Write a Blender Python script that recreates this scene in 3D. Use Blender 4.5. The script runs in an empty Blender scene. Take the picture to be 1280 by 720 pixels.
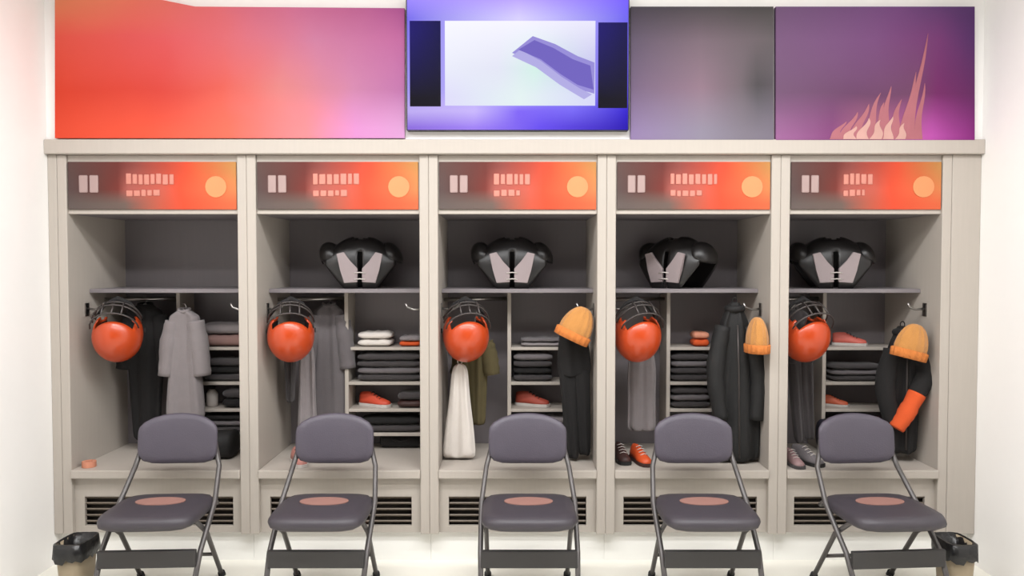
import bpy, bmesh, math, random
from mathutils import Vector, Matrix, Euler
random.seed(7)
S = bpy.context.scene
COL = S.collection
PI = math.pi

# ------------------------------------------------------------------ camera
CAM = Vector((0.0, -4.0, 1.58)); F = 964.0; TILT = math.radians(1.84)
cd = bpy.data.cameras.new('camera'); cam = bpy.data.objects.new('camera', cd); COL.objects.link(cam)
cam.location = CAM; cam.rotation_euler = (PI/2 - TILT, 0, 0)
cd.sensor_width = 36.0; cd.lens = 36.0 * F / 1280.0; cd.clip_start = 0.05
S.camera = cam

# ------------------------------------------------------------------ world, lights, exposure
w = bpy.data.worlds.new('world'); S.world = w; w.use_nodes = True
w.node_tree.nodes['Background'].inputs[0].default_value = (1, .98, .96, 1)
w.node_tree.nodes['Background'].inputs[1].default_value = 0.3
def area(name, loc, sx, sy, power, col=(.985, .99, 1), rot=(0, 0, 0)):
    l = bpy.data.lights.new(name, 'AREA'); l.shape = 'RECTANGLE'; l.size = sx; l.size_y = sy
    l.energy = power; l.color = col
    o = bpy.data.objects.new(name, l); COL.objects.link(o); o.location = loc; o.rotation_euler = rot
    return o
area('ceiling_lamp_near_lockers', (0, -1.55, 3.12), 4.3, 0.3, 92)
area('ceiling_lamp_middle', (0, -2.5, 3.12), 4.3, 0.3, 62)
S.view_settings.view_transform = 'Standard'; S.view_settings.look = 'None'
S.view_settings.gamma = 1.0; S.view_settings.use_curve_mapping = False
S.view_settings.exposure = 0.32

# ------------------------------------------------------------------ helpers
def ray(px, py, Y):
    """world X and Z of the sight line through a photograph pixel where it meets depth Y"""
    u = (px - 640.0) / F; v = (360.0 - py) / F
    dy = math.cos(TILT) + v * math.sin(TILT); dz = -math.sin(TILT) + v * math.cos(TILT)
    t = (Y - CAM.y) / dy
    return CAM.x + u * t, CAM.z + dz * t
KEEP = {'white_paint', 'ceiling_paint', 'cream_floor', 'white_plinth', 'white_towel'}
def lin(c, k=1.0):
    r = []
    for x in c[:3]:
        x /= 255.0
        r.append(x / 12.92 if x <= .04045 else ((x + .055) / 1.055) ** 2.4)
    return (*[x * k for x in r], 1.0)

MATS = {}
def mat(name, rgb, rough=.6, metal=0.0, var=.08, scale=18.0, bump=.0, bscale=80.0, sheen=0.0, coat=0.0):
    if name in MATS: return MATS[name]
    m = bpy.data.materials.new(name); m.use_nodes = True; MATS[name] = m
    nt = m.node_tree; b = nt.nodes['Principled BSDF']
    b.inputs['Roughness'].default_value = rough; b.inputs['Metallic'].default_value = metal
    b.inputs['Sheen Weight'].default_value = sheen; b.inputs['Coat Weight'].default_value = coat
    tc = nt.nodes.new('ShaderNodeTexCoord')
    n = nt.nodes.new('ShaderNodeTexNoise'); n.inputs['Scale'].default_value = scale; n.inputs['Detail'].default_value = 4
    nt.links.new(tc.outputs['Object'], n.inputs['Vector'])
    mx = nt.nodes.new('ShaderNodeMix'); mx.data_type = 'RGBA'
    c = lin(rgb, 1.0 if name in KEEP else .78)
    mx.inputs[6].default_value = tuple(x * (1 - var) for x in c[:3]) + (1,)
    mx.inputs[7].default_value = tuple(min(1, x * (1 + var)) for x in c[:3]) + (1,)
    nt.links.new(n.outputs['Fac'], mx.inputs[0]); nt.links.new(mx.outputs[2], b.inputs['Base Color'])
    if bump:
        n2 = nt.nodes.new('ShaderNodeTexNoise'); n2.inputs['Scale'].default_value = bscale; n2.inputs['Detail'].default_value = 3
        nt.links.new(tc.outputs['Object'], n2.inputs['Vector'])
        bp = nt.nodes.new('ShaderNodeBump'); bp.inputs['Strength'].default_value = bump; bp.inputs['Distance'].default_value = .01
        nt.links.new(n2.outputs['Fac'], bp.inputs['Height']); nt.links.new(bp.outputs['Normal'], b.inputs['Normal'])
    return m
def laminate(name, rgb):
    """vertical wood-grain laminate"""
    if name in MATS: return MATS[name]
    m = mat(name, rgb, .45, var=.05, scale=3)
    nt = m.node_tree; n = [x for x in nt.nodes if x.type == 'TEX_NOISE'][0]
    mp = nt.nodes.new('ShaderNodeMapping'); mp.inputs['Scale'].default_value = (22, 22, 1.2)
    tc = [x for x in nt.nodes if x.type == 'TEX_COORD'][0]
    nt.links.new(tc.outputs['Object'], mp.inputs['Vector']); nt.links.new(mp.outputs['Vector'], n.inputs['Vector'])
    return m
def emit(name, rgb, strength=1.0):
    if name in MATS: return MATS[name]
    m = bpy.data.materials.new(name); m.use_nodes = True; MATS[name] = m
    b = m.node_tree.nodes['Principled BSDF']
    b.inputs['Base Color'].default_value = (.002, .002, .002, 1); b.inputs['Specular IOR Level'].default_value = .05
    b.inputs['Emission Color'].default_value = lin(rgb); b.inputs['Emission Strength'].default_value = strength
    return m
def ramp_node(nt, stops, src, k=1.0):
    r = nt.nodes.new('ShaderNodeValToRGB'); e = r.color_ramp.elements
    while len(e) > 1: e.remove(e[-1])
    e[0].position = stops[0][0]; e[0].color = lin(stops[0][1], k)
    for p, c in stops[1:]:
        q = e.new(p); q.color = lin(c, k)
    nt.links.new(src, r.inputs[0]); return r
def print_mat(name, rows, rough=.55, wob=.05, nscale=2.5, emission=0.0):
    """printed picture: colour ramps along the width, one per row (bottom to top), blended up the height"""
    m = bpy.data.materials.new(name); m.use_nodes = True; MATS[name] = m
    nt = m.node_tree; b = nt.nodes['Principled BSDF']; b.inputs['Roughness'].default_value = rough; b.inputs['Specular IOR Level'].default_value = .25
    tc = nt.nodes.new('ShaderNodeTexCoord')
    n = nt.nodes.new('ShaderNodeTexNoise'); n.inputs['Scale'].default_value = nscale; n.inputs['Detail'].default_value = 3
    nt.links.new(tc.outputs['Object'], n.inputs['Vector'])
    sep = nt.nodes.new('ShaderNodeSeparateXYZ'); nt.links.new(tc.outputs['Generated'], sep.inputs[0])
    def wobble(sock, chan):
        s = nt.nodes.new('ShaderNodeSeparateColor'); nt.links.new(n.outputs['Color'], s.inputs[0])
        a = nt.nodes.new('ShaderNodeMath'); a.operation = 'MULTIPLY_ADD'; a.inputs[1].default_value = wob * 2; a.inputs[2].default_value = -wob
        nt.links.new(s.outputs[chan], a.inputs[0])
        d = nt.nodes.new('ShaderNodeMath'); d.operation = 'ADD'; nt.links.new(a.outputs[0], d.inputs[0]); nt.links.new(sock, d.inputs[1])
        return d.outputs[0]
    gx = wobble(sep.outputs[0], 0); gz = wobble(sep.outputs[2], 1)
    cur = None
    for i, (h, stops) in enumerate(rows):
        r = ramp_node(nt, stops, gx, 1.0 if emission else .66)
        if cur is None: cur = r.outputs[0]
        else:
            mr = nt.nodes.new('ShaderNodeMapRange'); mr.inputs[1].default_value = rows[i-1][0]; mr.inputs[2].default_value = h
            nt.links.new(gz, mr.inputs[0])
            mx = nt.nodes.new('ShaderNodeMix'); mx.data_type = 'RGBA'
            nt.links.new(mr.outputs[0], mx.inputs[0]); nt.links.new(cur, mx.inputs[6]); nt.links.new(r.outputs[0], mx.inputs[7])
            cur = mx.outputs[2]
    nt.links.new(cur, b.inputs['Base Color'])
    if emission:
        b.inputs['Base Color'].default_value = (.002, .002, .002, 1); b.inputs['Specular IOR Level'].default_value = .05
        for l in list(b.inputs['Base Color'].links): nt.links.remove(l)
        nt.links.new(cur, b.inputs['Emission Color']); b.inputs['Emission Strength'].default_value = emission * .82
    return m

def box(bm, x0, x1, y0, y1, z0, z1, bev=0.0, seg=2):
    r = bmesh.ops.create_cube(bm, size=1.0)
    vs = r['verts']
    for v in vs:
        v.co = Vector((x0 + (v.co.x + .5) * (x1 - x0), y0 + (v.co.y + .5) * (y1 - y0), z0 + (v.co.z + .5) * (z1 - z0)))
    if bev:
        es = list({e for v in vs for e in v.link_edges})
        bmesh.ops.bevel(bm, geom=es, offset=bev, segments=seg, profile=.6, affect='EDGES')
    return bm
def B(x0, x1, y0, y1, z0, z1, bev=.002, seg=1): return box(bmesh.new(), x0, x1, y0, y1, z0, z1, bev, seg)
def tube(bm, pts, r, n=10, closed=False):
    pts = [Vector(p) for p in pts]; rings = []
    N = len(pts)
    up = None
    for i, p in enumerate(pts):
        if closed: t = pts[(i+1) % N] - pts[i-1]
        else: t = pts[min(i+1, N-1)] - pts[max(i-1, 0)]
        t.normalize()
        if up is None:
            up = Vector((0, 0, 1)) if abs(t.z) < .9 else Vector((1, 0, 0))
        a = (up - t * up.dot(t)).normalized(); up = a; c = t.cross(a)
        rr = r[i] if isinstance(r, (list, tuple)) else r
        rings.append([bm.verts.new(p + (a * math.cos(2*PI*k/n) + c * math.sin(2*PI*k/n)) * rr) for k in range(n)])
    for i in range(N if closed else N - 1):
        A, Bq = rings[i], rings[(i+1) % N]
        for k in range(n):
            f = bm.faces.new((A[k], A[(k+1) % n], Bq[(k+1) % n], Bq[k])); f.smooth = True
    if not closed:
        bm.faces.new(rings[0][::-1]); bm.faces.new(rings[-1])
    return bm
def loft(bm, rings, cap=True, smooth=True):
    vr = [[bm.verts.new(p) for p in r] for r in rings]; n = len(vr[0])
    for i in range(len(vr) - 1):
        for k in range(n):
            f = bm.faces.new((vr[i][k], vr[i][(k+1) % n], vr[i+1][(k+1) % n], vr[i+1][k])); f.smooth = smooth
    if cap:
        f = bm.faces.new(vr[0][::-1]); f.smooth = smooth
        f = bm.faces.new(vr[-1]); f.smooth = smooth
    return bm
def prism(bm, poly, y0, y1):
    a = [bm.verts.new((x, y0, z)) for x, z in poly]; b = [bm.verts.new((x, y1, z)) for x, z in poly]
    n = len(a)
    bm.faces.new(a); bm.faces.new(b[::-1])
    for k in range(n): bm.faces.new((a[k], b[k], b[(k+1) % n], a[(k+1) % n]))
    return bm
def disc(bm, cx, cz, rx, rz, y0, y1, n=20):
    return prism(bm, [(cx + rx*math.cos(2*PI*k/n), cz + rz*math.sin(2*PI*k/n)) for k in range(n)], y0, y1)
def obj(name, bm, m, parent=None, mods=None):
    bmesh.ops.recalc_face_normals(bm, faces=bm.faces[:])
    me = bpy.data.meshes.new(name); bm.to_mesh(me); bm.free()
    me.materials.append(m)
    o = bpy.data.objects.new(name, me); COL.objects.link(o)
    if parent: o.parent = parent
    return o
def subsurf(o, lv=1):
    s = o.modifiers.new('subsurf', 'SUBSURF'); s.levels = lv; s.render_levels = lv; return o
def solid(o, t, off=-1):
    s = o.modifiers.new('solidify', 'SOLIDIFY'); s.thickness = t; s.offset = off; return o
def thing(name, label, cat, loc=(0, 0, 0), rot=(0, 0, 0), group=None):
    o = bpy.data.objects.new(name, None); COL.objects.link(o); o.empty_display_size = .1
    o.location = loc; o.rotation_euler = rot
    return tag(o, label, cat, group)
def tag(o, label, cat, group=None):
    o['label'] = label; o['category'] = cat
    if group: o['group'] = group
    return o
def struct(name, bm, m):
    o = obj(name, bm, m); o['kind'] = 'structure'; return o
def dup(root, label, loc, rot=None):
    r = root.copy(); COL.objects.link(r); r.location = loc; r['label'] = label
    if rot is not None: r.rotation_euler = rot
    for ch in list(root.children):
        c = ch.copy(); COL.objects.link(c); c.parent = r
        for g in list(ch.children):
            d = g.copy(); COL.objects.link(d); d.parent = c
    return r

# ------------------------------------------------------------------ materials
WHITE = mat('white_paint', (238, 236, 233), .5, var=.01, bump=.03, bscale=120)
CEIL = mat('ceiling_paint', (240, 239, 236), .8, var=.01)
FLOOR = mat('cream_floor', (232, 229, 218), .35, var=.03, scale=6)
GREIGE = laminate('greige_laminate', (196, 187, 177))
INNER = laminate('shaded_greige_laminate', (138, 131, 134))  # greige laminate darkened: shade inside the stalls is put into its colour
PLINTH = mat('white_plinth', (244, 243, 238), .4, var=.01)
DARKVENT = mat('dark_vent', (58, 50, 44), .7, var=.1)
SLAT = mat('vent_slat', (124, 112, 100), .5, var=.06)
CHROME = mat('brushed_steel', (178, 175, 172), .3, 1.0, var=.04)
ORANGE = mat('orange_shell', (202, 72, 26), .3, var=.04, coat=.15)
GREYBAR = mat('grey_mask_bar', (74, 68, 66), .35, .2)
FOAM = mat('dark_foam', (34, 32, 33), .9)
BLACKCLOTH = mat('black_cloth', (24, 22, 22), .95, var=.2, bump=.25, bscale=260)
BLACK2 = mat('black_nylon', (17, 16, 16), .75, var=.2, bump=.15, bscale=120)
GREYCLOTH = mat('grey_cloth', (146, 138, 139), .95, var=.1, bump=.3, bscale=240, sheen=.2)
SEATV = mat('dark_seat_vinyl', (66, 61, 68), .5, var=.06, bump=.12, bscale=180)
MIDGREY = mat('mid_grey_cloth', (112, 106, 108), .95, var=.1, bump=.3, bscale=240, sheen=.2)
DARKGREY = mat('dark_grey_cloth', (66, 61, 62), .95, var=.12, bump=.3, bscale=240, sheen=.2)
OLIVE = mat('olive_cloth', (98, 88, 58), .95, var=.12, bump=.3, bscale=240)
TOWEL = mat('white_towel', (226, 218, 210), 1.0, var=.05, bump=.6, bscale=320, sheen=.3)
AMBER = mat('amber_knit', (208, 144, 74), .95, var=.15, bump=.6, bscale=200, sheen=.2)
ORANGECLOTH = mat('orange_cloth', (226, 90, 36), .9, var=.1, bump=.25, bscale=220)
PINKCLOTH = mat('brownish_pink_cloth', (150, 118, 112), .95, var=.12, bump=.3, bscale=220)
REDSHOE = mat('red_orange_shoe', (216, 78, 48), .55, var=.1)
MAROON = mat('dark_maroon', (62, 34, 30), .6, var=.1)
NAVY = mat('navy_nylon', (54, 52, 66), .7, var=.12, bump=.2, bscale=160)
SOLE = mat('pale_sole', (214, 206, 200), .6)
BLACKSOLE = mat('black_sole', (30, 29, 29), .7)
VINYL = mat('purple_grey_vinyl', (84, 78, 90), .5, var=.06, bump=.12, bscale=180)
FRAME = mat('grey_tube', (92, 88, 87), .4, .3)
STRETCH = mat('charcoal_band', (52, 50, 50), .5)
EMBLEM = mat('pale_orange_print', (160, 118, 108), .6, var=.08)
PADBLACK = mat('black_pad_shell', (24, 21, 21), .38, var=.1)
PADPALE = mat('pale_pad_plate', (160, 146, 147), .5, var=.06)
TAN = mat('tan_bin', (176, 160, 134), .55, var=.05)
LINER = mat('black_liner', (26, 26, 27), .3, var=.1, bump=.4, bscale=40)
PALEPRINT = mat('pale_print', (178, 152, 148), .5, var=.03)
PINKPRINT = mat('pink_print', (214, 138, 122), .5, var=.05)
GOLDPRINT = mat('gold_print', (230, 150, 96), .5, var=.05)
TAPE = mat('orange_tape', (224, 150, 120), .7)

# ------------------------------------------------------------------ room shell
XL, XR, YB, YF, ZC = -2.40, 2.425, 0.64, -7.0, 3.15
struct('floor', B(XL - .1, XR + .1, YF, YB + .1, -.1, 0, 0), FLOOR)
struct('ceiling', B(XL - .1, XR + .1, YF, YB + .1, ZC, ZC + .1, 0), CEIL)
struct('wall_left', B(XL - .1, XL, YF, YB + .1, 0, ZC, 0), WHITE)
struct('wall_right', B(XR, XR + .1, YF, YB + .1, 0, ZC, 0), WHITE)
struct('wall_back', B(XL, XR, YB, YB + .1, 0, ZC, 0), WHITE)
struct('wall_front', B(XL, XR, YF - .1, YF, 0, ZC, 0), mat('far_wall_paint', (92, 84, 88), .7))
# the bulkhead over the lockers carries the banners
struct('wall_bulkhead', B(XL, XR, 0.0, YB, 2.215, ZC, 0), WHITE)
struct('trim_1', B(XL, XR, -.03, YB, 2.140, 2.215, .004), GREIGE)      # cornice board along the locker tops

# ------------------------------------------------------------------ locker stalls
PX = [-2.352, -1.373, -.4315, .490, 1.390, 2.275]       # partition centres
HT = .048                                                # half a partition
struct('trim_2', B(XL, PX[0] - .001, 0.0, .05, 0.16, 2.14, .003), GREIGE)      # filler strips at both ends
struct('trim_3', B(PX[5] + .001, XR, 0.0, .05, 0.16, 2.14, .003), GREIGE)
struct('trim_4', B(XL, PX[0] - .001, .06, .10, 0, .16, 0), PLINTH)
struct('trim_5', B(PX[5] + .001, XR, .06, .10, 0, .16, 0), PLINTH)
DEP = .60
ZS = [1.10, .90, .745, .605]                             # small shelves of the right-hand tower
plate = print_mat('name_plate_print', [
    (.12, [(0, (104, 92, 88)), (.34, (116, 98, 90)), (.5, (190, 98, 78)), (.68, (240, 84, 52)), (1, (240, 112, 70))]),
    (.42, [(0, (92, 74, 72)), (.2, (104, 54, 48)), (.3, (126, 52, 44)), (.36, (186, 100, 90)), (.56, (212, 100, 82)), (.66, (244, 86, 54)), (.85, (240, 112, 70)), (1, (232, 140, 84))]),
    (.9, [(0, (96, 72, 68)), (.3, (112, 50, 44)), (.4, (150, 74, 66)), (.58, (196, 76, 56)), (.7, (232, 82, 50)), (.85, (216, 116, 64)), (1, (206, 148, 82))])], wob=.03)
stall_labels = [
    'leftmost greige open locker stall, its upper shelf bare',
    'greige open locker stall second from the left, orange shoe in its small cubbies',
    'middle greige open locker stall below the lit screen, white towel hanging at left',
    'greige open locker stall second from the right, holding the long black coat',
    'rightmost greige open locker stall beside the white end wall',
]
divX = []
for k in range(5):
    L = PX[k] + HT; R = PX[k+1] - HT; xc = (L + R) / 2
    a, b = PX[k] + .0005, PX[k+1] - .0005
    r = thing('locker_stall', stall_labels[k], 'locker', (xc, 0, 0), group='open locker stalls')
    def part(name, bm, m, parent=r):
        bmesh.ops.translate(bm, vec=(-xc, 0, 0), verts=bm.verts[:]); return obj(name, bm, m, parent)
    part('side_panel', B(a, L, 0, DEP + .03, .16, 2.139, .003), GREIGE)
    part('side_panel', B(R, b, 0, DEP + .03, .16, 2.139, .003), GREIGE)
    part('back_panel', B(L, R, DEP, DEP + .03, .16, 2.139, 0), INNER)
    part('header_panel', B(L, R, .015, .04, 1.835, 2.139, .002), GREIGE)
    part('cubby_ceiling', B(L, R, .04, DEP, 1.835, 1.86, 0), INNER)
    npl = part('name_plate', B(L + .006, R - .006, .004, .014, 1.858, 2.104, .002), plate)
    W_ = R - L
    def pr(bm, m, nm): return part(nm, bm, m, npl)
    for j in (0, 1):                                      # two pale marks of the number, illegible in the photograph
        x0 = L + W_ * (.075 + .062 * j)
        pr(B(x0, x0 + W_*.05, .001, .0045, 1.945, 2.035, .004), PALEPRINT, 'number_print')
    wn = [.30, .30, .24, .30, .20][k]
    rn = random.Random(40 + k)
    for z0, z1, ww in ((1.985, 2.045, wn), (1.925, 1.962, wn * .7)):
        bm = bmesh.new(); x0 = L + W_*.35; xe = x0 + W_*ww
        while x0 < xe - .012:                              # a row of worn, unreadable marks
            q = rn.uniform(.020, .034); box(bm, x0, min(x0 + q, xe), .001, .0045, z0 + rn.uniform(0, .004), z1 - rn.uniform(0, .006), .003, 1); x0 += q + .007
        pr(bm, PINKPRINT, 'name_print')
    pr(disc(bmesh.new(), L + W_*.875, 1.975, .055, .055, .001, .0045), GOLDPRINT, 'emblem_print')
    part('shelf', B(L, R, .20, DEP, 1.418, 1.44, .002), INNER)
    dx = xc - .045; divX.append(dx)
    part('divider', B(dx - .011, dx + .011, .40, DEP, .50, 1.418, .002), GREIGE)
    for z in ZS: part('cubby_shelf', B(dx + .011, R, .40, DEP, z - .018, z, .002), GREIGE)
    part('bench_top', B(L, R, -.012, DEP, .455, .50, .006, 2), GREIGE)
    bm = bmesh.new(); v0, v1, z0, z1 = L + .05, R - .05, .195, .350
    box(bm, L, R, .03, .05, .16, z0); box(bm, L, R, .03, .05, z1, .455)
    box(bm, L, v0, .03, .05, z0, z1); box(bm, v1, R, .03, .05, z0, z1)
    part('bench_front', bm, GREIGE)
    vn = part('vent', B(v0 - .02, v1 + .02, .078, .09, z0 - .02, z1 + .02, 0), DARKVENT)
    for j in range(5):
        z = z0 + .016 + j * .032
        bm = B(v0 + .001, v1 - .001, .036, .070, -.004, .004, .001)
        bmesh.ops.rotate(bm, cent=(0, .053, 0), matrix=Matrix.Rotation(math.radians(-28), 3, 'X'), verts=bm.verts[:])
        bmesh.ops.translate(bm, vec=(0, 0, z), verts=bm.verts[:])
        part('slat', bm, SLAT, vn)
    part('bottom_panel', B(L, R, .05, DEP, .16, .18, 0), GREIGE)
    part('plinth', B(a, b, .06, DEP, 0, .16, 0), PLINTH)
    bm = bmesh.new(); tube(bm, [(L, .36, 1.375), (dx - .011, .47, 1.375)], .011); part('hanging_rod', bm, CHROME)
    for (hx, hz, sg, hy) in ((L, 1.335, 1, .17), (R, 1.335, -1, .15)):   # coat hooks on both side panels
        bm = bmesh.new()
        box(bm, min(hx, hx + sg*.006), max(hx, hx + sg*.006), hy - .018, hy + .018, hz - .04, hz + .03, .001)
        tube(bm, [(hx, hy, hz), (hx + sg*.05, hy, hz - .005), (hx + sg*.085, hy, hz + .008), (hx + sg*.095, hy, hz + .03)], .006, 8)
        part('hook', bm, CHROME)

# ------------------------------------------------------------------ banners
def zx(px, py, Y=-.02): return ray(px, py, Y)
left_print = print_mat('orange_purple_print', [
    (.05, [(0, (240, 78, 48)), (.25, (244, 88, 60)), (.5, (240, 108, 86)), (.7, (236, 134, 140)), (.85, (216, 140, 200)), (1, (206, 150, 200))]),
    (.35, [(0, (228, 66, 38)), (.3, (220, 66, 54)), (.5, (226, 92, 80)), (.65, (218, 126, 126)), (.85, (194, 122, 162)), (1, (178, 104, 160))]),
    (.72, [(0, (246, 92, 74)), (.3, (236, 92, 96)), (.5, (230, 110, 120)), (.75, (206, 124, 162)), (1, (192, 100, 160))]),
    (1.0, [(0, (255, 152, 106)), (.25, (252, 128, 104)), (.45, (240, 114, 120)), (.7, (216, 114, 156)), (1, (176, 78, 150))])], wob=.06)  # upper rows of the print brightened to offset the weaker light up there
grey_print = print_mat('grey_mauve_print', [
    (.05, [(0, (140, 118, 164)), (.5, (142, 134, 154)), (.8, (128, 120, 134)), (1, (122, 114, 130))]),
    (.4, [(0, (108, 88, 120)), (.5, (142, 114, 132)), (.78, (106, 94, 102)), (.88, (72, 68, 72)), (1, (86, 78, 86))]),
    (.75, [(0, (96, 82, 106)), (.5, (126, 106, 120)), (1, (104, 96, 100))]),
    (1, [(0, (72, 64, 76)), (.6, (80, 74, 78)), (1, (76, 72, 72))])], wob=.05)
purple_print = print_mat('purple_magenta_print', [
    (.03, [(0, (158, 100, 152)), (.3, (136, 68, 126)), (.5, (180, 106, 134)), (.8, (196, 84, 180)), (1, (140, 36, 128))]),
    (.35, [(0, (112, 78, 112)), (.4, (108, 64, 104)), (.7, (116, 68, 104)), (.82, (120, 34, 104)), (1, (104, 36, 100))]),
    (.75, [(0, (126, 90, 132)), (.5, (130, 80, 136)), (.8, (126, 58, 124)), (1, (90, 46, 112))]),
    (1, [(0, (118, 86, 126)), (.6, (126, 76, 138)), (1, (88, 50, 112))])], wob=.05)
def banner(label, poly_px, m):
    bm = bmesh.new(); prism(bm, [zx(*p) for p in poly_px], -.03, -.001)
    return tag(obj('wall_banner', bm, m), label, 'banner', 'printed banners over the lockers')
banner('long printed banner shading from orange to purple, left of the lit screen',
       [(70, 173), (70, -2), (190, -2), (245, 9), (506, 11), (506, 173)], left_print)
banner('grey mauve printed banner just right of the lit screen', [(788, 175), (788, 9), (966, 9), (966, 175)], grey_print)
b3 = banner('purple magenta printed banner with orange flame streaks at far right', [(969, 175.5), (969, 9), (1217, 9), (1217, 175.5)], purple_print)
FLAME = mat('flame_print', (172, 98, 108), .4, var=.1); FLAME2 = mat('pale_flame_print', (206, 158, 148), .4, var=.1)
def film(poly, m, nm='flame_print', y=(-.0315, -.029)):
    bm = bmesh.new(); prism(bm, [zx(*p, -.03) for p in poly], *y)
    o = obj(nm, bm, m, b3); return o
rf = random.Random(12)
def wisp(x, y, hgt, wid, lean, m, d):
    """one tapering flame tongue of the print: foot at x, y, its tip hgt above and lean to the right"""
    n = 9; Lp, Rp = [], []; ph = rf.uniform(0, 6)
    for i in range(n + 1):
        t = i / n; c = x + lean*t**1.3 + wid*.45*math.sin(ph + 4*t)*t*(1 - t)*2; hw = wid*.5*(1 - t)**.8 + .15
        Lp.append((c - hw, y - hgt*t)); Rp.append((c + hw, y - hgt*t))
    film(Lp + Rp[::-1], m, y=(-.0310 - d*.0004, -.0295))
for i, (x, h_, w_, l_) in enumerate([(1044, 22, 14, 14), (1056, 34, 14, 16), (1070, 44, 15, 16), (1083, 58, 13, 18), (1095, 46, 16, 10), (1106, 66, 12, 8),
                                     (1117, 50, 14, 10), (1129, 84, 11, 16), (1138, 132, 10, 22), (1148, 70, 10, 8)]):
    wisp(x, 174, h_, w_, l_, FLAME, i % 3)
for i, (x, h_, w_, l_) in enumerate([(1062, 16, 16, 8), (1078, 26, 15, 8), (1094, 24, 15, 6), (1110, 28, 13, 6), (1125, 20, 12, 5)]):
    wisp(x, 174, h_, w_, l_, FLAME2, 4 + i % 2)

# ------------------------------------------------------------------ lit screen
tv = thing('wall_screen', 'wide lit screen with blue picture in the middle of the banner', 'screen', (0, 0, 2.25))
TVB = mat('black_bezel', (22, 20, 30), .4)
def tvp(nm, bm, m, parent=tv):
    bmesh.ops.translate(bm, vec=(0, 0, -2.25), verts=bm.verts[:]); return obj(nm, bm, m, parent)
x0, zb = ray(508, 163, -.05); x1, zt = ray(787, -4, -.05)
tvp('housing', B(x0, x1, -.05, -.001, zb, zt, .004), TVB)
scr_m = print_mat('screen_picture', [
    (.02, [(0, (140, 108, 220)), (.3, (160, 130, 244)), (.6, (104, 78, 238)), (1, (40, 16, 180))]),
    (.14, [(0, (188, 170, 240)), (.3, (200, 182, 250)), (.5, (128, 100, 246)), (.75, (120, 104, 244)), (1, (52, 30, 206))]),
    (.3, [(0, (160, 150, 240)), (.5, (190, 180, 250)), (1, (90, 74, 226))]),
    (.85, [(0, (120, 110, 236)), (.5, (216, 208, 255)), (1, (110, 100, 240))]),
    (1, [(0, (160, 140, 255)), (.5, (188, 164, 255)), (1, (120, 96, 255))])], wob=.02, emission=1.0)
scr = tvp('screen', B(x0 + .006, x1 - .006, -.054, -.049, zb + .003, zt - .006, 0), scr_m)
def tq(nm, a, b, c, d, m, y=-.056):
    X0, Z1 = ray(a, b, y); X1, Z0 = ray(c, d, y); return tvp(nm, B(X0, X1, y, y + .003, Z0, Z1, 0), m, scr)
dark_l = print_mat('screen_dark_panel', [(.1, [(0, (16, 12, 28)), (1, (20, 16, 30))]), (.9, [(0, (34, 26, 110)), (1, (26, 22, 78))])], wob=.02, emission=1.0)
tq('side_panel', 512, 26, 551, 133, dark_l); tq('side_panel', 748, 28, 784, 135, dark_l)
pic_m = print_mat('screen_inner_picture', [
    (.1, [(0, (222, 220, 248)), (.5, (226, 240, 240)), (1, (214, 214, 246))]),
    (.45, [(0, (232, 234, 248)), (.35, (226, 228, 244)), (.6, (210, 238, 230)), (1, (196, 194, 236))]),
    (1, [(0, (246, 246, 255)), (.5, (244, 242, 255)), (1, (232, 230, 250))])], wob=.08, emission=1.0)
tq('inner_picture', 556, 26, 744, 132, pic_m)
STROKE = emit('screen_stroke', (112, 98, 190), .82); STROKE2 = emit('screen_pale_stroke', (176, 170, 226), .82)
bm = bmesh.new(); prism(bm, [ray(*p, -.058) for p in [(648, 62), (668, 50), (692, 60), (716, 74), (738, 82), (742, 112), (722, 106), (700, 92), (676, 74)]], -.0575, -.0555); tvp('picture_stroke', bm, STROKE, scr)
bm = bmesh.new(); prism(bm, [ray(*p, -.058) for p in [(640, 66), (666, 45), (694, 55), (722, 70), (743, 78), (743, 117), (718, 110), (698, 97), (674, 79)]], -.0570, -.0555); tvp('picture_stroke', bm, emit('screen_mid_stroke', (150, 140, 214), .82), scr)
bm = bmesh.new(); prism(bm, [ray(*p, -.058) for p in [(640, 70), (650, 62), (676, 76), (702, 96), (724, 110), (740, 118), (730, 124), (700, 106), (670, 84)]], -.0572, -.0556); tvp('picture_stroke', bm, STROKE2, scr)

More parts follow.
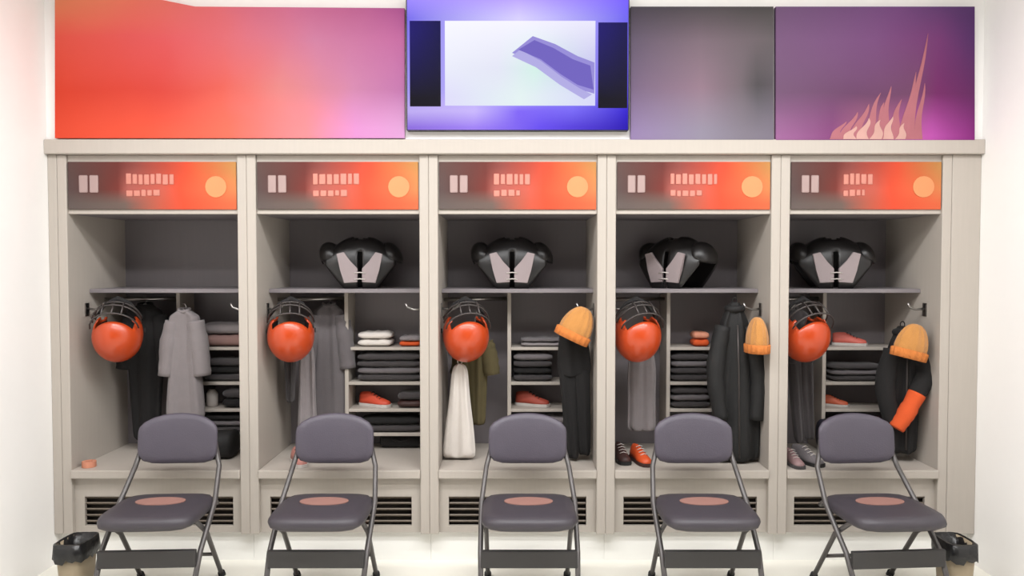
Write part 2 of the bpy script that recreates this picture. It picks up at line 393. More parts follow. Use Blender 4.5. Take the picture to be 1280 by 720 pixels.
# ------------------------------------------------------------------ chairs
def cushion(x0, x1, y0, y1, z0, z1, puff=.012):
    """padded slab with round edges, puffed on the +z and -z faces"""
    bm = bmesh.new(); nx = 12; rings = []
    cx, cy = (x0 + x1)/2, (y0 + y1)/2; hx, hy = (x1 - x0)/2, (y1 - y0)/2
    for s, zz in ((.90, z0), (.985, z0 + .25*(z1 - z0)), (1, (z0 + z1)/2), (.985, z0 + .75*(z1 - z0)), (.94, z1), (.75, z1 + puff*.6), (.45, z1 + puff), (.15, z1 + puff*1.1)):
        ring = []
        for k in range(32):
            a = 2*PI*k/32; c, sn = math.cos(a), math.sin(a)
            q = (abs(c)**5 + abs(sn)**5) ** (-1/5.)
            ring.append((cx + hx*s*c*q, cy + hy*s*sn*q, zz))
        rings.append(ring)
    return loft(bm, rings)
def make_chair(label, loc):
    t = thing('folding_chair', label, 'chair', loc, group='chairs in front of the stalls')
    seat = obj('seat', cushion(-.220, .220, -.22, .20, .390, .445), SEATV, t)
    bm = bmesh.new(); n = 26
    prism(bm, [(.115*math.cos(2*PI*k/n), .060*math.sin(2*PI*k/n)) for k in range(n)], 0, .0035)
    bmesh.ops.rotate(bm, cent=(0, 0, 0), matrix=Matrix.Rotation(-PI/2, 3, 'X'), verts=bm.verts[:])
    bmesh.ops.translate(bm, vec=(0, .02, .4612), verts=bm.verts[:])
    obj('emblem_print', bm, EMBLEM, seat)
    # curved padded backrest
    bm = cushion(-.195, .195, -.125, .125, -.016, .016, .008)
    bmesh.ops.rotate(bm, cent=(0, 0, 0), matrix=Matrix.Rotation(PI/2, 3, 'X'), verts=bm.verts[:])
    for v in bm.verts:
        v.co.y -= .9 * v.co.x**2 - .03                    # wraps round the sitter
        if v.co.z > 0: v.co.z *= 1 - 9 * v.co.x**2      # domed top edge
    bmesh.ops.rotate(bm, cent=(0, 0, 0), matrix=Matrix.Rotation(-.13, 3, 'X'), verts=bm.verts[:])
    bmesh.ops.translate(bm, vec=(0, .245, .705), verts=bm.verts[:])
    obj('backrest', bm, VINYL, t)
    for s in (-1, 1):
        bm = bmesh.new()     # front leg that runs up to hold the backrest
        tube(bm, [(s*.212, -.25, .0), (s*.222, -.10, .26), (s*.225, .10, .43), (s*.205, .23, .57), (s*.17, .267, .70)], .0125)
        obj('leg', bm, FRAME, t)
        bm = bmesh.new(); tube(bm, [(s*.20, .27, 0), (s*.20, .05, .30), (s*.20, -.10, .405)], .0115); obj('leg', bm, FRAME, t)
        bm = bmesh.new(); tube(bm, [(s*.212, -.252, .0), (s*.2125, -.243, .02)], .018); obj('foot_cap', bm, BLACKSOLE, t)
        bm = bmesh.new(); tube(bm, [(s*.20, .272, .0), (s*.20, .258, .02)], .018); obj('foot_cap', bm, BLACKSOLE, t)
    bm = B(-.218, .218, -.150, -.126, .205, .285, .006, 2); obj('stretcher', bm, STRETCH, t)
    bm = bmesh.new(); tube(bm, [(-.20, .16, .15), (.20, .16, .15)], .009); obj('stretcher', bm, FRAME, t)
    bm = bmesh.new(); tube(bm, [(-.223, .11, .44), (-.21, .19, .395), (.21, .19, .395), (.223, .11, .44)], .010); obj('seat_rail', bm, FRAME, t)
    return t
chair_info = [
    (-1.655, .05, 'purple-grey padded folding chair in front of the leftmost stall'),
    (-.885, 0, 'purple-grey padded folding chair in front of the stall second from left'),
    (.078, 0, 'purple-grey padded folding chair in front of the middle stall'),
    (.905, 0, 'purple-grey padded folding chair in front of the black coat stall'),
    (1.735, .07, 'purple-grey padded folding chair before the rightmost stall, by the right bin'),
]
chair0 = None
for X, rz, lab in chair_info:
    if chair0 is None:
        chair0 = make_chair(lab, (X, -.42, 0)); chair0.rotation_euler.z = rz
    else: dup(chair0, lab, (X, -.42, 0), (0, 0, rz))

# ------------------------------------------------------------------ helmets
def make_helmet(label, loc, rot):
    t = thing('football_helmet', label, 'helmet', loc, rot, 'orange helmets hung in the stalls')
    bm = bmesh.new(); NU, NV = 40, 26; g = {}
    def P(u, v, k=1.0):
        a = 2*PI*u/NU; ph = PI*(v/NV)*.80                 # from the crown downwards
        x = .122*k*math.sin(ph)*math.sin(a); y = -.142*k*math.sin(ph)*math.cos(a); z = .128*k*math.cos(ph)
        if z < 0: x *= 1 + .10*(-z/.1); z *= 1.25
        return Vector((x, y, z))
    for u in range(NU):
        for v in range(1, NV + 1): g[u, v] = bm.verts.new(P(u, v))
    top = bm.verts.new((0, 0, .128))
    def cut(c): return (c.y < -.035 and c.z < .035) and not (abs(c.x) > .093 and c.z > -.10)
    for u in range(NU):
        f = bm.faces.new((top, g[u, 1], g[(u+1) % NU, 1])); f.smooth = True
        for v in range(1, NV):
            q = (g[u, v], g[u, v+1], g[(u+1) % NU, v+1], g[(u+1) % NU, v])
            c = sum((x.co for x in q), Vector()) / 4
            if cut(c): continue
            f = bm.faces.new(q); f.smooth = True
    lo = [v for v in bm.verts if not v.link_faces]; bmesh.ops.delete(bm, geom=lo, context='VERTS')
    sh = solid(obj('shell', bm, ORANGE, t), .007)
    # dark padding inside
    bm = bmesh.new(); g = {}
    for u in range(NU):
        for v in range(1, NV + 1): g[u, v] = bm.verts.new(P(u, v, .90))
    top = bm.verts.new((0, 0, .115))
    for u in range(NU):
        f = bm.faces.new((top, g[u, 1], g[(u+1) % NU, 1])); f.smooth = True
        for v in range(1, NV):
            q = (g[u, v], g[u, v+1], g[(u+1) % NU, v+1], g[(u+1) % NU, v]); c = sum((x.co for x in q), Vector()) / 4
            if c.y < -.028 and c.z < .03: continue
            f = bm.faces.new(q); f.smooth = True
    lo = [v for v in bm.verts if not v.link_faces]; bmesh.ops.delete(bm, geom=lo, context='VERTS')
    obj('padding', bm, FOAM, t)
    # ear holes
    for s in (-1, 1):
        bm = bmesh.new(); bmesh.ops.create_cone(bm, cap_ends=True, segments=14, radius1=.014, radius2=.012, depth=.006,
            matrix=Matrix.Translation((s*.126, .0, -.055)) @ Matrix.Rotation(PI/2, 4, 'Y'))
        obj('ear_hole', bm, FOAM, t)
    # face mask bars
    bm = bmesh.new()
    def arc(z, r, y0, ext=1.0): return [(.118*ext*math.sin(a), y0 - r*math.cos(a), z + .012*math.cos(a)) for a in [(-PI/2) + PI*i/12 for i in range(13)]]
    tube(bm, arc(.02, .110, -.075), .0045, 8); tube(bm, arc(-.045, .125, -.065, 1.02), .0045, 8); tube(bm, arc(-.085, .125, -.055, .98), .0045, 8)
    for s in (-1, 0, 1):
        x = s*.048; tube(bm, [(x, -.178, .031), (x, -.186, -.035), (x, -.176, -.075)], .0042, 8)
    obj('face_mask', bm, GREYBAR, t)
    # chin strap
    bm = bmesh.new(); tube(bm, [(-.118, -.06, -.09), (-.06, -.13, -.125), (0, -.155, -.135), (.06, -.13, -.125), (.118, -.06, -.09)], [.006, .009, .016, .009, .006], 8)
    obj('chin_strap', bm, FOAM, t)
    return t
# hung by the face mask: mask up, crown towards the room, tipped a little down
HR = (Matrix.Rotation(math.radians(14), 3, 'Z') @ Matrix.Rotation(math.radians(34), 3, 'X') @ Matrix.Rotation(PI, 3, 'Y') @ Matrix.Rotation(PI/2, 3, 'X')).to_euler()
hel_lab = ['orange football helmet hung in the leftmost stall above a black jersey',
           'orange football helmet hung in the stall second from left over pale grey cloth',
           'orange football helmet hung above the white towel in the middle stall',
           'orange football helmet hung in the black coat stall, above orange shoes',
           'orange football helmet hung in the rightmost stall above dark trousers']
helmet0 = None
for k in range(5):
    L = PX[k] + HT
    loc = (L + (.185 if k == 0 else .138), .13, 1.185)
    if helmet0 is None: helmet0 = make_helmet(hel_lab[k], loc, HR)
    else: dup(helmet0, hel_lab[k], loc)

# ------------------------------------------------------------------ garments
def cat(p0, p1, p2, p3, t): return .5*((2*p1) + (-p0 + p2)*t + (2*p0 - 5*p1 + 4*p2 - p3)*t*t + (-p0 + 3*p1 - 3*p2 + p3)*t**3)
def hang_bm(levels, folds=5, amp=.012, seed=0, n=40, sub=4):
    """soft closed tube: levels (z, cx, cy, half width, half depth) from the top down, with vertical folds"""
    rnd = random.Random(seed); ph = [rnd.uniform(0, 6.28) for _ in range(4)]
    L = []
    for i in range(len(levels) - 1):
        q = [levels[max(i-1, 0)], levels[i], levels[i+1], levels[min(i+2, len(levels)-1)]]
        for s in range(sub): L.append([cat(*[p[j] for p in q], s/sub) for j in range(5)])
    L.append(list(levels[-1]))
    rings = []; N = len(L)
    for i, (z, cx, cy, w_, d_) in enumerate(L):
        t = i/(N-1); ring = []
        for k in range(n):
            a = 2*PI*k/n; c, s = math.cos(a), math.sin(a)
            q = (abs(c)**3 + abs(s)**3) ** (-1/3.)
            f = 1 + (amp/max(d_, .02)) * min(1, t*2.5) * (math.sin(folds*a + ph[0] + t*1.1) + .5*math.sin((folds*2+1)*a + ph[1] - t*2))
            ring.append((cx + w_*c*q*(1 + .04*math.sin(3*t*PI + ph[2])), cy + d_*s*q*f, z + .008*math.sin(folds*a + ph[3])*t))
        rings.append(ring)
    return loft(bmesh.new(), rings)
def sleeve_bm(pts, rad, seed=0):
    rnd = random.Random(seed); bm = bmesh.new(); P_ = []; R_ = []
    for i in range(len(pts) - 1):
        q = [Vector(pts[max(i-1, 0)]), Vector(pts[i]), Vector(pts[i+1]), Vector(pts[min(i+2, len(pts)-1)])]
        for s in range(6):
            P_.append(cat(*q, s/6)); R_.append((rad[i]*(1 - s/6) + rad[i+1]*s/6) * rnd.uniform(.93, 1.08))
    P_.append(Vector(pts[-1])); R_.append(rad[-1])
    return tube(bm, P_, R_, 14)
def hanger(t, w_, z, y, hookz):
    bm = bmesh.new()
    tube(bm, [(-w_, y, z - .05), (-w_*.5, y, z - .015), (0, y, z + .012), (w_*.5, y, z - .015), (w_, y, z - .05)], .007, 8)
    tube(bm, [(0, y, z + .01), (0, y, hookz - .03), (.012, y, hookz - .005), (.004, y, hookz + .013), (-.012, y, hookz + .012)], .0028, 6)
    obj('hanger', bm, CHROME, t)
def sx(px, Y): return ray(px, 400, Y)[0]
def sz(py, Y): return ray(640, py, Y)[1]

def jersey(name, label, cat_, X, Y, top, bot, hw, m, sleeve_len=.22, hookz=1.375, seed=0, rz=0, hw2=None, dp=.05, fold=5, trim=None):
    t = thing(name, label, cat_, (X, Y, bot), (0, 0, rz))
    h = top - bot; hw2 = hw2 or hw
    o = subsurf(obj('body', hang_bm([(h, 0, 0, hw*.34, dp*.7), (h - .02, 0, 0, hw*.62, dp), (h - .06, 0, 0, hw*.98, dp), (h*.66, 0, 0, hw*.93, dp), (h*.33, 0, 0, (hw+hw2)/2, dp), (0, 0, 0, hw2, dp*.9)], fold, .010, seed), m, t), 1)
    for s in (-1, 1):
        obj('sleeve', sleeve_bm([(s*hw*.72, 0, h - .065), (s*(hw*.95), -.004, h - .07 - sleeve_len*.35), (s*(hw + .015), -.008, h - .07 - sleeve_len)], [.045, .05, .046], seed + s), m, t)
    bm = bmesh.new(); tube(bm, [(hw*.33*math.cos(a), dp*.8*math.sin(a), h + .002 - .012*(math.sin(a) < 0)*abs(math.sin(a))) for a in [2*PI*i/18 for i in range(18)]], .010, 8, True)
    obj('collar', bm, trim or m, t)
    hanger(t, hw*.7, h - .01, 0, hookz - bot)
    return t

# stall 1: black jersey and pale grey shirt on the rod
xA, xB = PX[0] + HT, divX[0] - .011
def rod_y(k, X):
    a, b = PX[k] + HT, divX[k] - .011
    return .36 + .11 * (X - a) / (b - a)
X = sx(180, .40); jersey('black_jersey', 'black jersey on the rod behind the helmet of the leftmost stall', 'jersey', X, rod_y(0, X), 1.345, .56, .105, BLACKCLOTH, .30, seed=3, hw2=.075, dp=.035)
X = sx(232, .33); t = jersey('grey_shirt', 'pale grey shirt hanging in the leftmost stall beside the black jersey', 'shirt', X, .315, 1.32, .70, .085, GREYCLOTH, .30, hookz=1.34, seed=5, hw2=.105, dp=.035, fold=4)
# stall 2: grey shirt
X = sx(408, .38); jersey('grey_shirt', 'mid grey shirt on the rod of the stall second from left', 'shirt', X, rod_y(1, X), 1.345, .62, .095, MIDGREY, .30, seed=8, hw2=.125, dp=.03, fold=6)

def hung_cloth(name, label, cat_, X, Y, top, bot, w0, w1, dp, m, seed=0, folds=5, shift=0.0, rz=0, loop=True, amp=.012):
    """towel or trousers hung from a hook by a loop"""
    t = thing(name, label, cat_, (X, Y, bot), (0, 0, rz)); h = top - bot
    subsurf(obj('cloth', hang_bm([(h, 0, 0, .012, .012), (h - .03, 0, 0, w0*.7, dp*.6), (h*.72, shift*.3, 0, w0, dp), (h*.4, shift*.6, 0, (w0+w1)/2, dp), (0, shift, 0, w1, dp)], folds, amp, seed), m, t), 1)
    if loop:
        bm = bmesh.new(); tube(bm, [(.012*math.cos(a), 0, h + .012 + .016*math.sin(a)) for a in [2*PI*i/14 for i in range(14)]], .003, 6, True); obj('loop', bm, m, t)
    return t
def trousers(name, label, X, Y, top, bot, hw, dp, m, seed=0, rz=0, shift=0.0):
    t = thing(name, label, 'trousers', (X, Y, bot), (0, 0, rz)); h = top - bot
    subsurf(obj('waist', hang_bm([(h, 0, 0, .02, .015), (h - .04, 0, 0, hw*.8, dp), (h*.72, shift*.2, 0, hw, dp), (h*.60, shift*.3, 0, hw*.95, dp)], 4, .008, seed), m, t), 1)
    for s in (-1, 1):
        subsurf(obj('leg', hang_bm([(h*.68, s*hw*.45 + shift*.25, 0, hw*.52, dp*.9), (h*.35, s*hw*.42 + shift*.6, 0, hw*.46, dp*.85), (.0 + .02*(s > 0), s*hw*.36 + shift, 0, hw*.38, dp*.8)], 3, .007, seed + s), m, t), 1)
    bm = bmesh.new(); tube(bm, [(.012*math.cos(a), 0, h + .010 + .016*math.sin(a)) for a in [2*PI*i/14 for i in range(14)]], .003, 6, True); obj('loop', bm, m, t)
    return t
hx = lambda k, s: (PX[k] + HT + .085) if s < 0 else (PX[k+1] - HT - .085)
hung_cloth('hanging_strap', 'narrow dark grey cloth hanging under the helmet of the second stall', 'cloth', PX[1] + HT + .085, .30, 1.16, .80, .035, .020, .022, DARKGREY, 11, 3)
hung_cloth('grey_towel', 'pale grey towel hanging behind the second stall helmet, left of the grey shirt', 'towel', PX[1] + HT + .17, .33, 1.15, .62, .045, .055, .02, GREYCLOTH, 12, 4)
# stall 3
X, Z = ray(598, 460, .32)
jersey('olive_shirt', 'olive green shirt hanging behind the helmet in the middle stall', 'shirt', X - .02, .36, 1.20, .66, .080, OLIVE, .18, hookz=1.30, seed=21, hw2=.055, dp=.03)
X = ray(577, 500, .20)[0]
hung_cloth('white_towel', 'white towel hanging below the helmet at left of the middle stall', 'towel', X - .01, .21, 1.03, .508, .055, .090, .028, TOWEL, 23, 5, -.005)
# stall 4, 5 left side
X = ray(803, 460, .36)[0]
hung_cloth('grey_towel', 'long grey towel hanging below the helmet in the black coat stall', 'towel', X, .38, 1.16, .62, .075, .085, .02, GREYCLOTH, 31, 6, amp=.009)
X = ray(1004, 500, .28)[0]
trousers('dark_trousers', 'dark grey trousers hanging under the rightmost stall helmet', X - .015, .335, 1.32, .56, .072, .035, DARKGREY, 33, 0, .045)
# right sides: black trousers, long coat, jacket
X = ray(716, 480, .18)[0]
trousers('black_trousers', 'black trousers hanging at the right of the middle stall under amber cap', X, .19, 1.27, .51, .088, .045, BLACKCLOTH, 41, 0, .035)

def coat(name, label, X, Y, top, bot, w_top, w_bot, dp, m, seed, shift=0, slv=.5, right=True):
    t = thing(name, label, 'coat', (X, Y, bot)); h = top - bot
    body = subsurf(obj('body', hang_bm([(h, 0, 0, .02, .02), (h - .03, 0, 0, w_top*.45, dp*.6), (h - .14, 0, 0, w_top, dp), (h*.6, shift*.5, 0, (w_top + w_bot)/2, dp), (h*.3, shift*.8, 0, w_bot, dp), (0, shift, 0, w_bot*.98, dp)], 5, .012, seed), m, t), 1)
    for s in ((-1, 1) if right else (-1,)):
        obj('sleeve', sleeve_bm([(s*w_top*.75, -.01, h - .13), (s*(w_top + .03) + shift*.4, -dp*.6, h - .13 - slv*.5), (s*(w_bot*.75) + shift*.7, -dp*1.0, h - .13 - slv)], [.045, .05, .038], seed + s), m, t)
    bm = bmesh.new(); tube(bm, [(w_top*.42*math.cos(a), dp*.75*math.sin(a), h - .035) for a in [2*PI*i/18 for i in range(18)]], .020, 8, True); obj('collar', bm, m, t)
    bm = bmesh.new(); tube(bm, [(0, -dp*.98 - .006, h - .12), (shift*.5, -dp*1.03 - .006, h*.6), (shift, -dp*1.02 - .008, .03)], .005, 6); obj('zipper', bm, GREYBAR, t)
    bm = bmesh.new(); tube(bm, [(.012*math.cos(a), 0, h + .008 + .016*math.sin(a)) for a in [2*PI*i/14 for i in range(14)]], .003, 6, True); obj('loop', bm, m, t)
    return t
Xc = ray(918, 480, .15)[0]
coat('black_coat', 'long black coat hanging at the right of the second stall from right', Xc, .16, 1.37, .505, .085, .125, .055, BLACK2, 51, .015, .50)
Xj = ray(1128, 480, .17)[0]
tj = coat('black_jacket', 'black jacket with an orange forearm sleeve hanging in the rightmost stall', Xj, .18, 1.24, .545, .075, .085, .05, BLACKCLOTH, 55, .0, .40, right=False)
h = .695
obj('sleeve', sleeve_bm([(.056, -.01, h - .13), (.098, -.055, h - .25), (.03, -.090, h - .37)], [.045, .050, .042], 5), BLACKCLOTH, tj)
obj('orange_sleeve', sleeve_bm([(.040, -.088, h - .355), (-.015, -.094, h - .45), (-.072, -.095, h - .54)], [.044, .046, .038], 6), ORANGECLOTH, tj)

# beanies over the right-hand hooks
def beanie(label, loc, rot, group='amber knit caps on the right hooks'):
    t = thing('knit_cap', label, 'cap', loc, rot, group)
    bm = bmesh.new(); rings = []
    for z, r in ((-.085, .082), (-.04, .088), (.0, .086), (.05, .070), (.085, .045), (.10, .018)):
        rings.append([((r + .0025*math.cos(12*2*PI*k/48))*math.cos(2*PI*k/48), (r*.62 + .0025*math.cos(12*2*PI*k/48))*math.sin(2*PI*k/48), z) for k in range(48)])
    subsurf(obj('crown', loft(bm, rings), AMBER, t), 1)
    bm = bmesh.new(); rings = []
    for z, r in ((-.088, .084), (-.086, .093), (-.045, .096), (-.04, .088)):
        rings.append([((r + .003*math.cos(16*2*PI*k/64))*math.cos(2*PI*k/64), (r*.64 + .003*math.cos(16*2*PI*k/64))*math.sin(2*PI*k/64), z) for k in range(64)])
    obj('cuff', loft(bm, rings, False), CUFF, t)
    return t
CUFF = mat('orange_knit', (222, 132, 62), .95, var=.15, bump=.6, bscale=200)
x, z = ray(722, 406, .06); cap0 = beanie('amber knit cap on the hook at right of the middle stall', (x, .06, z), (0, .45, 0))
x, z = ray(946, 420, .02); dup(cap0, 'amber knit cap at the right of the long black coat', (x, .015, z), (0, 0, PI/2))
x, z = ray(1140, 428, .05); dup(cap0, 'amber knit cap above the black jacket in the rightmost stall', (x, .05, z), (0, .25, 0))

# ------------------------------------------------------------------ shoulder pads on the upper shelves
def make_pads(label, loc, rot=(0, 0, 0)):
    t = thing('shoulder_pads', label, 'shoulder pads', loc, rot, 'shoulder pads on the upper shelves')
    bm = bmesh.new(); NU, NV = 32, 30; g = {}
    for i in range(NU + 1):
        u = -1 + 2*i/NU
        hgt = .285 - .115*abs(u)**2.2; base = .0 + .13*max(0, abs(u) - .45)/.55
        for j in range(NV + 1):
            ph = math.radians(-105 + 210*j/NV)
            c = math.cos(ph); c = math.copysign(abs(c)**.75, c)
            zz = base + (hgt - base)*max(0, c) if c > 0 else base*1.0 + .0*c
            zz = base + (hgt - base) * (1 - (abs(ph)/math.radians(105))**2.4)
            g[i, j] = bm.verts.new((.205*u*(1 - .08*abs(u)), .125*math.sin(max(-PI/2, min(PI/2, ph)))*(1 - .25*u*u), zz))
    for i in range(NU):
        for j in range(NV):
            u = -1 + 2*(i+.5)/NU; ph = -105 + 210*(j+.5)/NV
            if (u/.28)**2 + ((ph - 12)/46)**2 < 1: continue           # neck hole
            if abs(u) < .05 and ph < -62: continue                # laced gap at the front
            f = bm.faces.new((g[i, j], g[i+1, j], g[i+1, j+1], g[i, j+1])); f.smooth = True
    lo = [v for v in bm.verts if not v.link_faces]; bmesh.ops.delete(bm, geom=lo, context='VERTS')
    solid(obj('shell', bm, PADBLACK, t), .008, 1)
    for s in (-1, 1):
        bm = bmesh.new(); bmesh.ops.create_uvsphere(bm, u_segments=22, v_segments=12, radius=1)
        for v in bm.verts: v.co = Vector((s*.165 + v.co.x*.062, v.co.y*.10, .175 + v.co.z*.075 - .02*s*v.co.x*s))
        bmesh.ops.delete(bm, geom=[v for v in bm.verts if v.co.z < .135], context='VERTS')
        for f in bm.faces: f.smooth = True
        solid(obj('shoulder_cap', bm, PADBLACK, t), .006, 1)
        bm = bmesh.new()
        poly = [(s*.012, .035), (s*.085, .03), (s*.105, .10), (s*.125, .19), (s*.085, .20), (s*.05, .15), (s*.012, .11)]
        prism(bm, poly, -.148, -.128); bmesh.ops.bevel(bm, geom=bm.edges[:], offset=.003, segments=1, affect='EDGES')
        obj('chest_plate', bm, PADPALE, t)
    for z in (.05, .085):
        bm = bmesh.new(); tube(bm, [(-.03, -.15, z), (0, -.153, z + .004), (.03, -.15, z)], .003, 6); obj('lace', bm, SOLE, t)
    return t
x = ray(456, 330, .36)[0]; pads0 = make_pads('black shoulder pads with pale chest plates on the shelf second from left', (x - .02, .37, 1.441), (0, 0, .12))
x = ray(640, 330, .36)[0]; dup(pads0, 'black shoulder pads with pale chest plates on the middle stall shelf', (x, .37, 1.441), (0, 0, 0))
x = ray(846, 330, .36)[0]; dup(pads0, 'black shoulder pads turned sideways on the shelf above the black coat', (x + .01, .38, 1.441), (0, 0, -.75))
x = ray(1042, 330, .36)[0]; dup(pads0, 'black shoulder pads with pale chest plates on the rightmost upper shelf', (x - .01, .37, 1.441), (0, 0, -.2))

# ------------------------------------------------------------------ shoes, folded clothes, bags
def shoe(name, label, loc, rz, m, sole, length=.28, group=None):
    """toe towards local -y"""
    t = thing(name, label, 'shoe', loc, (0, 0, rz), group); s = length/.28
    secs = [(-.135, .012, .035), (-.125, .034, .050), (-.09, .046, .060), (-.04, .048, .075), (.0, .042, .095), (.04, .038, .112), (.08, .038, .112), (.115, .036, .108), (.135, .022, .10)]
    rings = []
    for y, w_, h in secs:
        ring = []
        for k in range(20):
            a = 2*PI*k/20; c, sn = math.cos(a), math.sin(a)
            z = .020 + (h - .02)*max(0, sn)**.8 if sn > 0 else .020
            ring.append((w_*c*(1 if sn < .2 else 1 - .22*sn)*s, y*s, z*s))
        rings.append(ring)
    obj('upper', loft(bmesh.new(), rings), m, t)
    bm = bmesh.new(); out = []
    for y, w_ in [(-.142, .010), (-.13, .036), (-.09, .050), (-.04, .051), (.02, .042), (.08, .041), (.12, .038), (.14, .022)]: out.append((w_, y))
    poly = [(x*s, y*s) for x, y in out] + [(-x*s, y*s) for x, y in reversed(out)]
    a = [bm.verts.new((x, y, 0)) for x, y in poly]; b = [bm.verts.new((x, y, .024*s)) for x, y in poly]
    bm.faces.new(a[::-1]); bm.faces.new(b)
    for k in range(len(a)): bm.faces.new((a[k], a[(k+1) % len(a)], b[(k+1) % len(a)], b[k]))
    obj('sole', bm, sole, t)
    bm = bmesh.new()
    for i in range(4):
        y = -.055 + .025*i; z = .068 + .013*i
        tube(bm, [(-.026*s, y*s, (z - .004)*s), (0, (y - .004)*s, (z + .006)*s), (.026*s, y*s, (z - .004)*s)], .0028*s, 6)
    obj('laces', bm, SOLE if sole != SOLE else BLACKSOLE, t)
    return t
def folded(name, label, loc, wx, wy, h, mats, rz=0, cat_='clothes', seed=0):
    """stack of one garment folded in layers: rounded slabs with a front fold roll"""
    t = thing(name, label, cat_, loc, (0, 0, rz)); rnd = random.Random(seed); n = len(mats); z = 0
    for i, m in enumerate(mats):
        hh = h/n; bm = bmesh.new(); rings = []
        for j in range(11):
            x = -wx/2 + wx*j/10 + rnd.uniform(-.002, .002)
            e = .55 if j in (0, 10) else (.9 if j in (1, 9) else 1.0); sag = rnd.uniform(-.003, .003)
            ring = []
            for k in range(20):
                a = 2*PI*k/20; c, s = math.cos(a), math.sin(a); q = (abs(c)**3.2 + abs(s)**3.2)**(-1/3.2)
                ring.append((x, wy/2*e**.3*c*q, max(z, z + hh/2 + hh/2*.98*e*s*q + (sag if s > 0 else 0))))
            rings.append(ring)
        obj('fold', loft(bm, rings), m, t); z += hh*.99
    return t
def duffel(name, label, loc, L_, r_, m, rz=0, cat_='bag', hs=.8):
    t = thing(name, label, cat_, loc, (0, 0, rz)); rings = []
    for x, e in ((-.5, .55), (-.48, .85), (-.44, .98), (-.2, 1.0), (0, 1.02), (.2, 1.0), (.44, .98), (.48, .85), (.5, .55)):
        ring = []
        for k in range(24):
            a = 2*PI*k/24; c, s = math.cos(a), math.sin(a); q = (abs(c)**2.8 + abs(s)**2.8)**(-1/2.8)
            ring.append((x*L_, r_*e*c*q, max(0.001, r_*hs + r_*hs*e*s*q)))
        rings.append(ring)
    obj('body', loft(bmesh.new(), rings), m, t)
    bm = bmesh.new(); tube(bm, [(-L_*.44, 0, r_*hs*2), (0, 0, r_*hs*2 + .003), (L_*.44, 0, r_*hs*2)], .004, 6); obj('zipper', bm, GREYBAR, t)
    for s in (-1, 1):
        bm = bmesh.new(); tube(bm, [(-L_*.2, s*r_*.8, r_*hs*1.75), (-L_*.16, s*r_*1.02, r_*hs*1.3), (0, s*r_*1.08, r_*hs*1.1), (L_*.16, s*r_*1.02, r_*hs*1.3), (L_*.2, s*r_*.8, r_*hs*1.75)], .006, 8); obj('handle', bm, BLACKSOLE, t)
    return t
TY = .49                                                   # middle of the tower depth
def cub(k, frac, lvl):                                     # a spot on a small shelf of stall k: lvl 0..3 shelf, 4 bench
    a, b = divX[k] + .011, PX[k+1] - HT
    return (a + (b - a)*frac, TY, (ZS + [.50])[lvl] + .001)
# stall 1
folded('folded_towel', 'brownish pink folded towel at right of the leftmost stall', cub(0, .5, 0), .26, .16, .14, [PINKCLOTH, GREYCLOTH], cat_='towel', seed=1)
folded('folded_clothes', 'dark grey folded clothes below the pink towel of the leftmost stall', cub(0, .55, 1), .28, .16, .13, [DARKGREY, BLACKCLOTH, DARKGREY], seed=2)
p = cub(0, .3, 2)
t = thing('water_bottle', 'small pale bottle in the right cubbies of the leftmost stall', 'bottle', p)
bm = bmesh.new(); loft(bm, [[(r*math.cos(2*PI*k/20), r*math.sin(2*PI*k/20), z) for k in range(20)] for z, r in ((0, .030), (.004, .033), (.075, .033), (.092, .018), (.1, .014))]); obj('body', bm, SOLE, t)
bm = bmesh.new(); loft(bm, [[(r*math.cos(2*PI*k/16), r*math.sin(2*PI*k/16), z) for k in range(16)] for z, r in ((.1, .017), (.115, .017), (.118, .012))]); obj('bottle_cap', bm, BLACKSOLE, t)
folded('folded_clothes', 'black folded shirt beside the pale bottle of the leftmost stall', cub(0, .68, 2), .19, .16, .11, [BLACKCLOTH, DARKGREY], seed=3)
folded('folded_clothes', 'dark mixed folded clothes in the small lower cubby of leftmost stall', cub(0, .5, 3), .28, .16, .10, [DARKGREY, MIDGREY, BLACKCLOTH], seed=13)
p = (divX[0] + .22, .27, .501); duffel('black_bag', 'black zipped bag lying on the leftmost bench at right', p, .30, .095, BLACK2)
p = (PX[0] + HT + .06, .06, .501)
bm = bmesh.new()
loft(bm, [[(r*math.cos(2*PI*k/24), r*math.sin(2*PI*k/24), z) for k in range(24)] for z, r in ((0, .018), (0, .035), (.03, .035), (.03, .018), (0, .018))], False, False)
o = obj('tape_roll', bm, TAPE); o.location = p; tag(o, 'small pale orange tape roll on the front corner of the leftmost bench', 'tape')
# stall 2
folded('folded_towel', 'white folded towel with an orange layer in the second stall cubbies', cub(1, .32, 0), .19, .16, .085, [TOWEL, TOWEL], cat_='towel', seed=4)
o = folded('folded_shirt', 'small orange folded shirt on the top cubby shelf of the second stall', cub(1, .76, 0), .12, .14, .06, [ORANGECLOTH, GREYCLOTH], cat_='shirt', seed=5)
folded('folded_clothes', 'dark grey folded clothes above the orange shoe of the second stall', cub(1, .5, 1), .36, .17, .16, [DARKGREY, MIDGREY, DARKGREY, DARKGREY], seed=6)
p = cub(1, .30, 2); shoe('sports_shoe', 'bright orange shoe in the cubby of the second stall from left', (p[0], p[1] - .01, p[2]), 1.15, REDSHOE, SOLE, .21)
folded('folded_clothes', 'small maroon folded cloth beside the bright orange shoe', cub(1, .76, 2), .14, .16, .09, [MAROON, DARKGREY], seed=7)
folded('folded_clothes', 'charcoal folded shorts under the orange shoe of the second stall', cub(1, .52, 3), .34, .17, .085, [DARKGREY, BLACKCLOTH], seed=8)
p = cub(1, .62, 4); duffel('black_bag', 'small black bag on the bench under the second stall cubbies', (p[0], p[1] + .02, p[2]), .24, .055, BLACK2, hs=.75)
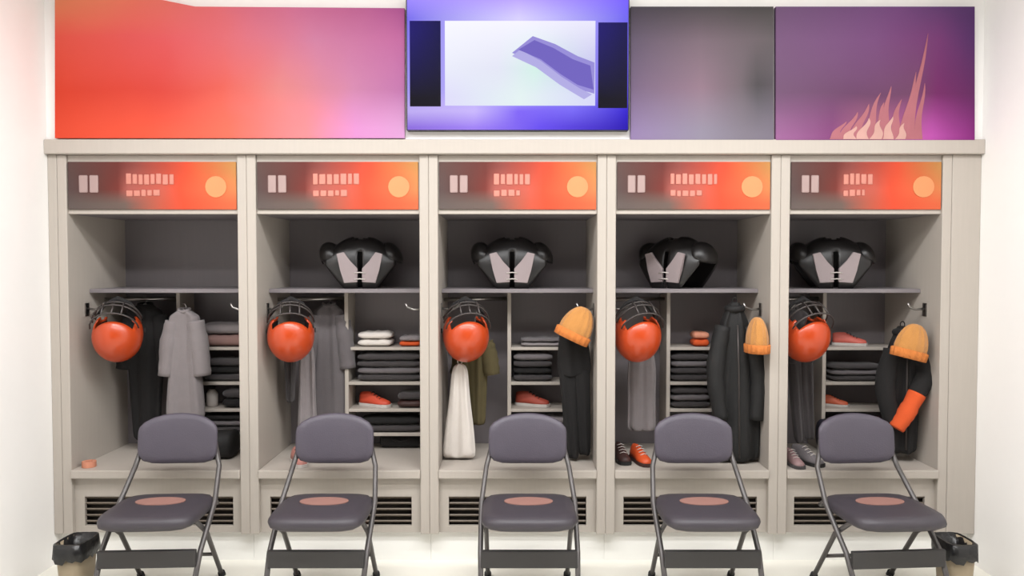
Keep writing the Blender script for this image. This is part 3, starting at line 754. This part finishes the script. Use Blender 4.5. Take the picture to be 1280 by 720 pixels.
p = ray(372, 582, .10); shoe('sports_shoe', 'pale shoe with red upper at left of the second bench', (p[0], .12, .501), .5, mat('pale_red_shoe', (196, 132, 122), .6), SOLE, .20)
# stall 3
folded('folded_clothes', 'grey folded shirt on the top cubby shelf of the middle stall', cub(2, .40, 0), .24, .16, .05, [GREYCLOTH, MIDGREY], seed=9)
folded('folded_clothes', 'dark folded clothes in the cubby above the red shoe, middle stall', cub(2, .28, 1), .22, .17, .16, [DARKGREY, BLACKCLOTH, DARKGREY, MIDGREY], seed=10)
p = cub(2, .28, 2); shoe('sports_shoe', 'red orange shoe in a cubby of the middle stall', (p[0], p[1], p[2]), 1.2, mat('dull_red_shoe', (176, 74, 56), .6), SOLE, .21)
folded('folded_clothes', 'mid grey folded clothes under the red shoe of the middle stall', cub(2, .4, 3), .28, .17, .09, [MIDGREY, GREYCLOTH], seed=14)
# stall 4
folded('folded_clothes', 'charcoal folded clothes in the cubbies left of the long black coat', cub(3, .28, 1), .22, .17, .16, [DARKGREY, DARKGREY, MIDGREY, DARKGREY], seed=11)
folded('folded_clothes', 'dark grey folded shorts low in the cubbies beside the black coat', cub(3, .28, 2), .22, .17, .12, [DARKGREY, MIDGREY, DARKGREY], seed=15)
x, z = ray(878, 436, .32)
folded('folded_shirt', 'small orange folded cloth on the top cubby shelf beside the black coat', (x + .02, TY - .02, ZS[0] + .001), .09, .12, .085, [ORANGECLOTH, TAPE], cat_='shirt', seed=16)
x = ray(797, 565, .14)[0]
shoe('sports_shoe', 'orange shoe on the bench under the grey towel', (x + .018, .15, .501), .25, mat('orange_shoe', (218, 84, 36), .5), MAROON, .22)
shoe('sports_shoe', 'dark maroon shoe beside the orange one on the bench', (x - .080, .19, .501), .1, MAROON, BLACKSOLE, .22)
# stall 5
p = cub(4, .40, 0); shoe('sports_shoe', 'pink red shoe on the top cubby shelf of the rightmost stall', (p[0], p[1], p[2]), 1.2, mat('pink_red_shoe', (222, 110, 96), .6), SOLE, .19)
folded('folded_clothes', 'dark grey folded clothes under the pink red shoe', cub(4, .45, 1), .30, .17, .10, [DARKGREY, MIDGREY, DARKGREY], seed=12)
p = cub(4, .20, 2); shoe('sports_shoe', 'small orange shoe low in the rightmost stall cubbies', (p[0], p[1], p[2]), 1.1, mat('dull_orange_shoe', (206, 98, 64), .6), SOLE, .16)
p = (divX[4] + .15, .37, .501); duffel('navy_bag', 'navy zipped bag on the rightmost bench behind the chair', p, .36, .10, NAVY, hs=.95)
x = ray(1000, 582, .12)[0]
shoe('sports_shoe', 'grey shoe on the rightmost bench under the dark trousers', (x + .045, .14, .501), .4, MIDGREY, BLACKSOLE, .22)
shoe('sports_shoe', 'pale pinkish shoe at the left corner of the rightmost bench', (x - .045, .10, .501), .1, mat('pinkish_shoe', (152, 122, 122), .6), DARKGREY, .2)

# ------------------------------------------------------------------ waste bins
def waste_bin(label, loc, rz):
    t = thing('waste_bin', label, 'bin', loc, (0, 0, rz), 'tan bins at both ends')
    def rr(w_, d_, z): return [(w_*c*q, d_*s*q, z) for c, s, q in [(math.cos(a), math.sin(a), (abs(math.cos(a))**5 + abs(math.sin(a))**5)**-.2) for a in [2*PI*k/32 for k in range(32)]]]
    bm = bmesh.new(); loft(bm, [rr(.052, .07, 0), rr(.066, .09, .26), rr(.062, .086, .26), rr(.048, .066, .012)]); obj('body', bm, TAN, t)
    bm = bmesh.new(); rings = []; rnd = random.Random(4)
    for w_, z in ((.065, .245), (.073, .185), (.075, .20), (.073, .265), (.063, .268), (.054, .19)):
        rings.append([(x + rnd.uniform(-.003, .003), y + rnd.uniform(-.003, .003), z + (rnd.uniform(-.012, .012) if z < .19 else 0)) for x, y, _ in rr(w_, w_*1.34, z)])
    loft(bm, rings[1:], False); obj('liner', bm, LINER, t)
    return t
x, _ = ray(1196, 690, -.38); bin0 = waste_bin('tan waste bin with black liner at the right end by the wall', (x, -.36, 0), 0)
x, _ = ray(90, 690, -.38); dup(bin0, 'tan waste bin with black liner at the left end by the wall', (x + .012, -.36, 0), (0, 0, .0))
